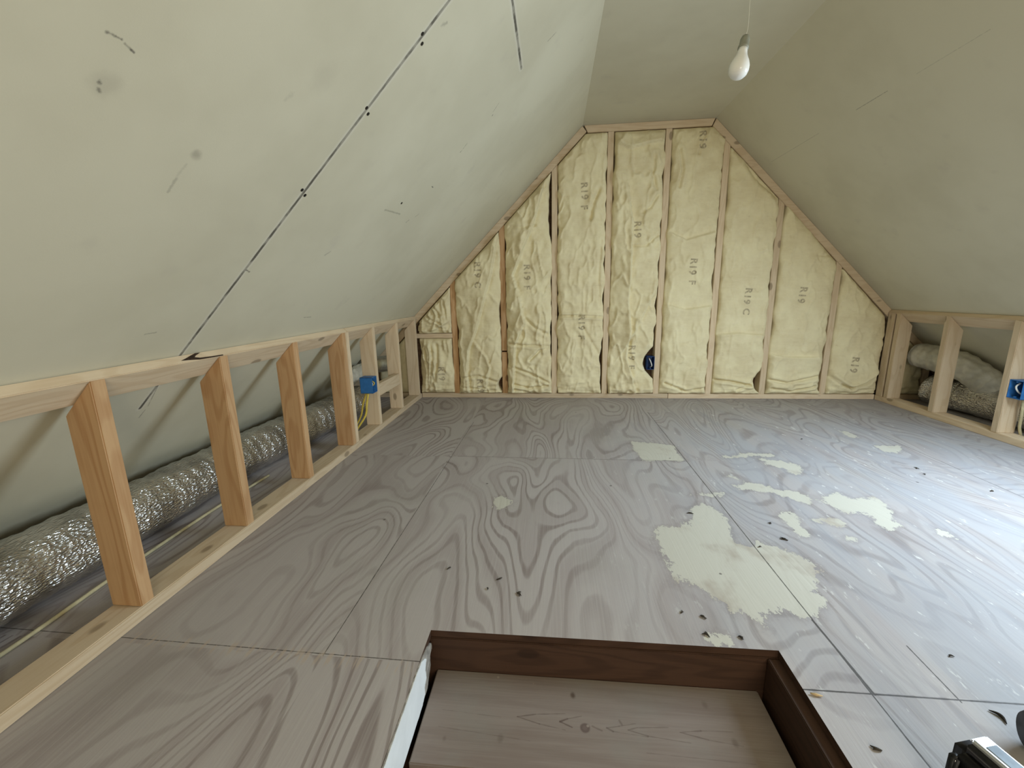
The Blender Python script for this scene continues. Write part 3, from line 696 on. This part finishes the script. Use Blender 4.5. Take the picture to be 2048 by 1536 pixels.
        for v in bm.verts:
            wx = tx + v.co.x * ca - v.co.y * sa; wz = tz + v.co.x * sa + v.co.y * ca
            j = min(nz - 1, max(0, int((wz - zb) / (np.interp(wx, X[0], zt_) - zb) * nz)))
            row = X[j]; i = min(nx - 1, max(0, int(np.searchsorted(row, wx)) - 1))
            fy = []
            for jj in (j, j + 1):
                fy.append(np.interp(wx, X[jj], Yf[jj]))
            z0_, z1_ = np.interp(wx, X[j], Z[j]), np.interp(wx, X[j + 1], Z[j + 1])
            t = min(1, max(0, (wz - z0_) / (z1_ - z0_ + 1e-9)))
            v.co = (wx, fy[0] + (fy[1] - fy[0]) * t - .0012, wz)
        link('printed_text', bm, M_ink, o)['label'] = 'faded grey stamped lettering ' + s
        bpy.data.curves.remove(cu)
    return o
h = GW / 2
TS = .068
def bay(k): return dict(folds=BT[k][0], creases=BT[k][1], text=[(s, x, z, TS, a) for s, x, z, a in BT[k][2]])
zb = .0385
batt(XL + .002, GX[0] - h, .543, 3, 'small crumpled cream insulation wad above the short crosspiece at the far left', zt=None, puff=.034, rough=1.8, **bay('A1'))
batt(XL + .002, GX[0] - h, zb, 5, 'short cream insulation batt below the crosspiece in the far left corner', zt=.5015, puff=.024, rough=1.8, **bay('A2'))
batt(GX[0] + h, GX[1] - h, zb, 11, 'cream insulation batt stamped R19 C, second bay from the left corner', **bay('B'), gaps=[(1, .05, .16, .03)])
batt(GX[1] + h, GX[2] - h, zb, 17, 'rumpled cream insulation batt with a long wavy fold, third bay from the left', rough=1.4, gaps=[(1, 1.05, 1.6, .02)], **bay('C'))
batt(GX[2] + h, GX[3] - h, zb, 23, 'smooth cream insulation batt cut across by a horizontal joint, left of centre', gaps=[(1, .03, .5, .018)], **bay('D'))
batt(GX[3] + h, GX[4] - h, zb, 29, 'cream insulation batt with a vertical fold, beside the navy outlet box', rough=1.3, gaps=[(1, .16, .42, .080), (1, .36, .62, .012)], **bay('E'))
batt(GX[4] + h, GX[5] - h, zb, 31, 'cream insulation batt under the right half of the flat top plate', rough=.8, **bay('F'))
batt(GX[5] + h, GX[6] - h, zb, 37, 'cream insulation batt right of the top plate, its upper edge cut to the slope', rough=.7, gaps=[(1, .05, .25, .05)], **bay('G'))
batt(GX[6] + h, GX[7] - h, zb, 41, 'cream insulation batt second from the right corner, with faint stamped letters', rough=.7, gaps=[(1, .05, .6, .012)], **bay('H'))
batt(GX[7] + h, XR - .002, zb, 43, 'cream insulation batt in the right corner beside the low stud frame', rough=.6, **bay('I'))
batt(-1.47, XL - .092, zb, 47, 'cream insulation batt behind the left knee wall corner', zt=None, rough=1.2, step=.012)
batt(XR + .09, 2.77, zb, 53, 'cream insulation batt behind the right knee wall corner', zt=None, rough=1., step=.012)

# ------------------------------------------------------------------ ducts
def foil_material(name, base=.78, rough=.20, tint=(1, .99, .96), bump=.7):
    n = NB(name); 
    a = n.noise(n.vec('MULTIPLY', n.P, (1.6, .5, 1.6)), 60, 3, .6, .6); b = n.voro(n.vec('MULTIPLY', n.P, (1.5, .6, 1.5)), 120)[0]
    c = n.mix(n.ramp(n.noise(n.P, 11, 3), .35, .7), tuple(base * t for t in tint), tuple(base * .62 * t for t in tint))
    n.bump(n.math('ADD', a, n.math('MULTIPLY', b, .8)), bump, .009)
    return n.fin(c, rough, .95)
M_foil = foil_material('crinkled_foil')
M_sleeve = plain('grey_insulated_sleeve', (.56, .54, .46), .45, .1, .12, 25, .5)
def duct(name, path, r, label, group=None, seg=56, ribs=.0022, mat=None, seed=1, sag=.007):
    path = spline(path, 36)
    s = [0]
    for a, b in zip(path, path[1:]): s.append(s[-1] + (b - a).length)
    def rf(i, k, a):
        q = s[i]
        ring = math.sin(q / .055 * 6.283) * ribs
        w = mnoise.fractal(Vector((q * 7, math.cos(a) * 2 + seed, math.sin(a) * 2)), 1, 2, 3) * sag
        w2 = mnoise.fractal(Vector((q * 30, math.cos(a) * 6 + seed, math.sin(a) * 6)), 1, 2, 2) * .0018
        return r(q) + ring + w + w2 if callable(r) else r + ring + w + w2
    o = link(name, tube(path, None, seg, rfun=rf), mat or M_foil, None, True)
    return tag(o, label, 'duct', group)
duct('flexible_duct', [(-1.47, -.2, .125), (-1.465, .5, .125), (-1.475, 1.0, .118), (-1.50, 1.5, .11), (-1.50, 1.95, .105), (-1.455, 2.4, .108), (-1.40, 2.85, .125)], .1,
     'long crinkled silver foil duct lying behind the left stud frame')
duct('flexible_duct', [(2.76, 1.2, .108), (2.775, 2.1, .108), (2.775, 2.95, .108), (2.745, 3.14, .112), (2.71, 3.25, .125)], .1,
     'crinkled silver foil duct lying behind the right stud frame', seed=5)
duct('duct_sleeve', [(2.785, 2.84, .17), (2.745, 2.93, .255), (2.705, 3.02, .315), (2.675, 3.13, .345), (2.655, 3.24, .355), (2.65, 3.31, .355)], lambda q: .086 * min(1, math.sqrt(max(.05, q / .08))),
     'pale grey insulated sleeve bulging above the foil duct in the right corner', ribs=.002, mat=M_sleeve, seed=8)
duct('duct_sleeve', [(-1.41, 2.66, .300), (-1.405, 2.74, .305), (-1.395, 2.82, .315), (-1.385, 2.93, .325)], lambda q: .05 * min(1, math.sqrt(max(.02, q / .05))),
     'pale grey insulated sleeve above the silver duct near the left corner', ribs=.002, mat=M_sleeve, seed=9)
tm = thing('duct_elbow', (-1.33, 3.05, .35), 'grey sheet metal duct elbow seen between the last left studs', 'duct')
M_tin = plain('galvanised_steel', (.42, .43, .40), .35, .9, .15, 30)
rel(link('elbow_pipe', tube(spline([(-1.375, 3.00, .335), (-1.355, 3.07, .34), (-1.325, 3.13, .335), (-1.305, 3.20, .33), (-1.305, 3.28, .33)], 6), .062, 28), M_tin, tm, True))
rel(link('collar', tube([(-1.381, 2.975, .333), (-1.377, 2.992, .3345)], .066, 28), M_tin, tm, True))

# ------------------------------------------------------------------ electrical
M_blue = plain('blue_plastic', (.035, .16, .42), .45, 0, .08)
M_navy = plain('navy_plastic', (.02, .06, .19), .45, 0, .08)
M_yel = plain('yellow_cable_sheath', (.62, .48, .08), .5, 0, .08)
M_wht = plain('white_cable_sheath', (.72, .72, .68), .5, 0, .05)
M_cream = plain('dusty_cream_cable_sheath', (.50, .45, .28), .6, 0, .12)
M_cop = plain('bare_copper', (.45, .2, .08), .4, .8)
def ebox(loc, size, opening, mat, label, wires):
    """open box; opening '+X','-X','-Y' is the open side. loc = minimum corner"""
    x, y, z = loc; a, b, c = size; t = .003
    o = thing('electrical_box', (x + a / 2, y + b / 2, z), label, 'outlet box', None)
    bm = bmesh.new()
    wallsd = {'-X': (x, x + t, y, y + b, z, z + c), '+X': (x + a - t, x + a, y, y + b, z, z + c), '-Y': (x, x + a, y, y + t, z, z + c), '+Y': (x, x + a, y + b - t, y + b, z, z + c),
              '-Z': (x, x + a, y, y + b, z, z + t), '+Z': (x, x + a, y, y + b, z + c - t, z + c)}
    for k, v in wallsd.items():
        if k != opening: box(*v, bm)
    rel(link('box_body', bm, mat, o, bevel=.0008))
    for zz in (z + .006, z + c - .012):
        lug = bmesh.new()
        if opening[1] == 'X':
            xx = x + a - .012 if opening == '+X' else x + .002
            box(xx, xx + .010, y + b / 2 - .004, y + b / 2 + .004, zz, zz + .006, lug)
        else: box(x + a / 2 - .004, x + a / 2 + .004, y + .002, y + .012, zz, zz + .006, lug)
        rel(link('screw_lug', lug, mat, o))
    for pts, r, m in wires: rel(link('wire', tube(spline(pts, 8), r, 8), m, o, True))
    return o
bx = XL - .089
ebox((bx + .012, 2.448, .262), (.080, .068, .100), '+X', M_blue, 'bright blue plastic outlet box on the left frame, with yellow cable below',
     [([(XL - .07, 2.48, .275), (XL - .03, 2.475, .29), (XL - .008, 2.472, .315), (XL - .02, 2.47, .345)], .004, M_wht), ([(XL - .06, 2.495, .275), (XL - .02, 2.49, .30), (XL - .004, 2.492, .32), (XL - .03, 2.49, .34)], .0035, M_yel)])
ebox((XR + .004, 2.420, .245), (.080, .071, .100), '-X', M_blue, 'blue plastic outlet box on the right frame at the picture edge',
     [([(XR + .06, 2.45, .26), (XR + .02, 2.45, .28), (XR + .006, 2.455, .31), (XR + .03, 2.46, .33)], .004, M_wht)])
ebox((.742, D - .012, .238), (.058, .075, .104), '-Y', M_navy, 'navy outlet box sunk beside a stud in the middle of the gable insulation',
     [([(.765, D + .05, .33), (.762, D + .01, .325), (.772, D - .006, .300), (.782, D - .002, .268), (.775, D + .03, .250)], .0045, M_wht)])
def cable(name, pts, r, mat, label):
    return tag(link(name, tube(spline(pts, 10), r, 8), mat, None, True), label, 'cable')
cable('electrical_cable', [(-1.145, 2.462, .262), (-1.150, 2.44, .20), (-1.158, 2.425, .13), (-1.20, 2.40, .06), (-1.235, 2.39, .010), (-1.30, 2.41, .007), (-1.36, 2.45, .0067)], .0065, M_yel, 'yellow cable dropping from the left blue box beside the stud')
cable('electrical_cable', [(-1.165, 2.480, .262), (-1.185, 2.46, .19), (-1.20, 2.45, .12), (-1.235, 2.43, .05), (-1.262, 2.42, .010), (-1.33, 2.45, .007)], .0055, M_yel, 'thinner yellow cable looping behind the first one under the left blue box')
cable('electrical_cable', [(-1.352, .2, .006), (-1.350, .74, .006), (-1.371, 1.03, .006), (-1.386, 1.364, .006), (-1.388, 1.55, .006), (-1.38, 1.80, .006)], .0055, M_cream, 'long dusty pale cable running along the floor in front of the left duct')
cable('electrical_cable', [(XR + .055, 2.455, .243), (XR + .06, 2.45, .16), (XR + .075, 2.46, .08), (XR + .105, 2.47, .02), (XR + .13, 2.50, .007), (XR + .16, 2.7, .007)], .0065, M_cream, 'pale cable dropping from the blue box on the right frame')

# ------------------------------------------------------------------ hanging bulb
pl = thing('pendant_bulb', (.612, 1.642, 1.525), 'unlit white light bulb hanging from a thin cord below the ceiling', 'light bulb')
axis = Vector((.022, .024, .100)).normalized(); q = axis.to_track_quat('Z', 'Y').to_matrix().to_4x4()
base = Matrix.Translation((.597, 1.624, 1.526)) @ q
prof = [(.001, 0), (.012, .0012), (.021, .006), (.0275, .014), (.0305, .025), (.0302, .036), (.027, .048), (.0215, .060), (.0170, .071), (.0145, .082), (.0138, .094)]
g = link('glass_bulb', lathe([(r * 1.02, z * 1.05) for r, z in prof], 36), plain('frosted_white_glass', (.78, .77, .72), .18, 0, .02), pl, True); g.matrix_world = base
g.matrix_parent_inverse = Matrix.Translation(-pl.location); g.matrix_basis = base
b2 = base @ Matrix.Translation((0, 0, .0975))
sc = link('socket', lathe([(.0135, -.002), (.0165, 0), (.0165, .006), (.0145, .008), (.0145, .030), (.011, .040), (.004, .043)], 28), plain('grey_green_socket', (.26, .26, .20), .5, 0, .1), pl, True)
sc.matrix_parent_inverse = Matrix.Translation(-pl.location); sc.matrix_basis = b2
top = b2 @ Vector((0, 0, .042))
rel(link('cord', tube(spline([top, top + axis * .04, Vector((.634, 1.668, 1.80)), Vector((.636, 1.672, 2.029))], 10), .0008, 6), plain('dusty_pale_cord', (.60, .58, .48), .7), pl, True))

# ------------------------------------------------------------------ dark tool in the near right corner
tl = thing('power_tool', (.70, .53, 0), 'black ribbed tool with a shiny silver panel in the near right corner', 'tool')
M_blk = plain('black_rubber', (.012, .012, .015), .45, 0, .2, 60, .3)
def rbox(x0, x1, y0, y1, z0, z1, bev, seg=4):
    bm = box(x0, x1, y0, y1, z0, z1); bmesh.ops.bevel(bm, geom=bm.edges[:], offset=bev, segments=seg, affect='EDGES'); return bm
ang = math.radians(14)
def place(o):
    o.matrix_basis = Matrix.Translation((.698, .632, 0)) @ Matrix.Rotation(ang, 4, 'Z')
    o.matrix_parent_inverse = Matrix.Translation(-o.parent.location); return o
place(link('casing', rbox(-.038, .024, -.26, .010, .001, .112, .016), M_blk, tl, True))
for k in range(9):
    y = -.004 - k * .027
    place(link('rib', rbox(-.0455, -.030, y - .007, y + .007, .012, .092, .004, 2), M_blk, tl, True))
place(link('silver_panel', rbox(-.013, .019, -.25, -.002, .109, .119, .003, 2), plain('polished_silver', (.62, .64, .66), .4, .6, .02), tl, False))
place(link('glass_window', rbox(-.007, .014, -.24, -.018, .1175, .1202, .001, 1), plain('pale_blue_glass_window', (.24, .31, .40), .5, 0, .3, 24), tl, False))
place(link('end_screw', lathe([(.004, 0), (.004, .003), (.001, .0042)], 12), plain('bright_screw', (.9, .9, .9), .2, 1.), tl, True)).matrix_basis = Matrix.Translation((.698, .632, 0)) @ Matrix.Rotation(ang, 4, 'Z') @ Matrix.Translation((-.0385, -.004, .083)) @ Matrix.Rotation(-math.pi / 2, 4, 'Y')
kn = thing('black_knob', (.925, .728, 0), 'round black end of a thing at the right edge, beyond the silver-panelled tool', 'knob')
rel(link('round_cap', tube([(.868, .713, .045), (.888, .705, .045), (1.04, .66, .045)], None, 28, rfun=lambda i, k, a: (.030, .044, .044)[i]), M_blk, kn, True))
rel(link('shaft', tube([(1.035, .66, .045), (1.25, .59, .045)], .022, 20), M_blk, kn, True))

# ------------------------------------------------------------------ scraps on the floor
M_scrap = plain('dark_dry_scrap', (.035, .028, .020), .85, 0, .3)
M_chip = plain('pale_wood_chip', (.48, .36, .20), .8)
SCR = [(.525, 1.56, .03, .3), (.80, 1.395, .03, 2.), (.69, 1.345, .024, .2), (.345, 1.02, .02, 1.), (.40, 1.005, .024, 2.), (.388, .945, .026, 2.4), (.468, .942, .022, 1.2),
       (-.165, 1.12, .026, .2), (-.19, 1.075, .02, .9), (-.10, 1.065, .03, .1), (-.33, 1.16, .022, .4), (.60, 2.12, .01, 0), (1.40, 1.02, .02, 1.), (1.32, 1.03, .012, 2.), (.93, .925, .022, 2.5),
       (1.72, 2.05, .025, .4), (1.70, 1.98, .02, 1.2), (1.83, 1.82, .03, .3), (1.42, 2.45, .02, .8), (.80, 1.50, .02, 1.7)]
SCR_L = 'small dark curled scrap of dry debris on the plywood floor'
def scrap(x, y, s, a, seed):
    rnd = random.Random(seed); bm = bmesh.new()
    for k in range(rnd.choice((2, 3, 3))):
        t = a + rnd.uniform(-1.1, 1.1); l = s * rnd.uniform(.4, .8)
        c = rnd.uniform(-.4, .4)
        pts = [(x - math.cos(t) * l * .3, y - math.sin(t) * l * .3, .0018), (x + math.cos(t + c) * l * .3, y + math.sin(t + c) * l * .3, .0035), (x + math.cos(t + c * 2) * l * .8, y + math.sin(t + c * 2) * l * .8, .0015)]
        tube(spline(pts, 3), None, 6, bm, lambda i, k_, a_: (.0006, .0011, .0015, .0015, .0013, .0009, .0005)[min(i, 6)] * s / .02)
    return bm
for i, (x, y, s, a) in enumerate(SCR):
    tag(link('debris_scrap', scrap(x, y, s, a, 100 + i), M_scrap, None, True), SCR_L, 'debris', 'dark scraps scattered on the plywood')
tag(link('curved_twig', tube(spline([(.884, .790, .002), (.893, .782, .0035), (.8955, .774, .003), (.891, .762, .002)], 5), None, 7, rfun=lambda i, k, a: .0008 + .0022 * math.sin(min(i, 15) / 15 * 3.14)), M_scrap, None, True),
    'dark curved twig on the plywood near the silver-panelled tool', 'debris')
tag(link('twig_cluster', scrap(.608, .690, .030, 2.2, 7), M_scrap, None, True), 'dark tangled scrap beside the right edge of the stairwell', 'debris')
tag(link('wood_chip', tube([(.548, .800, .003), (.558, .797, .0035), (.570, .795, .003)], None, 6, rfun=lambda i, k, a: (.0015, .0032, .001)[i]), M_chip, None, True), 'pale wood splinter at the stairwell corner', 'debris')
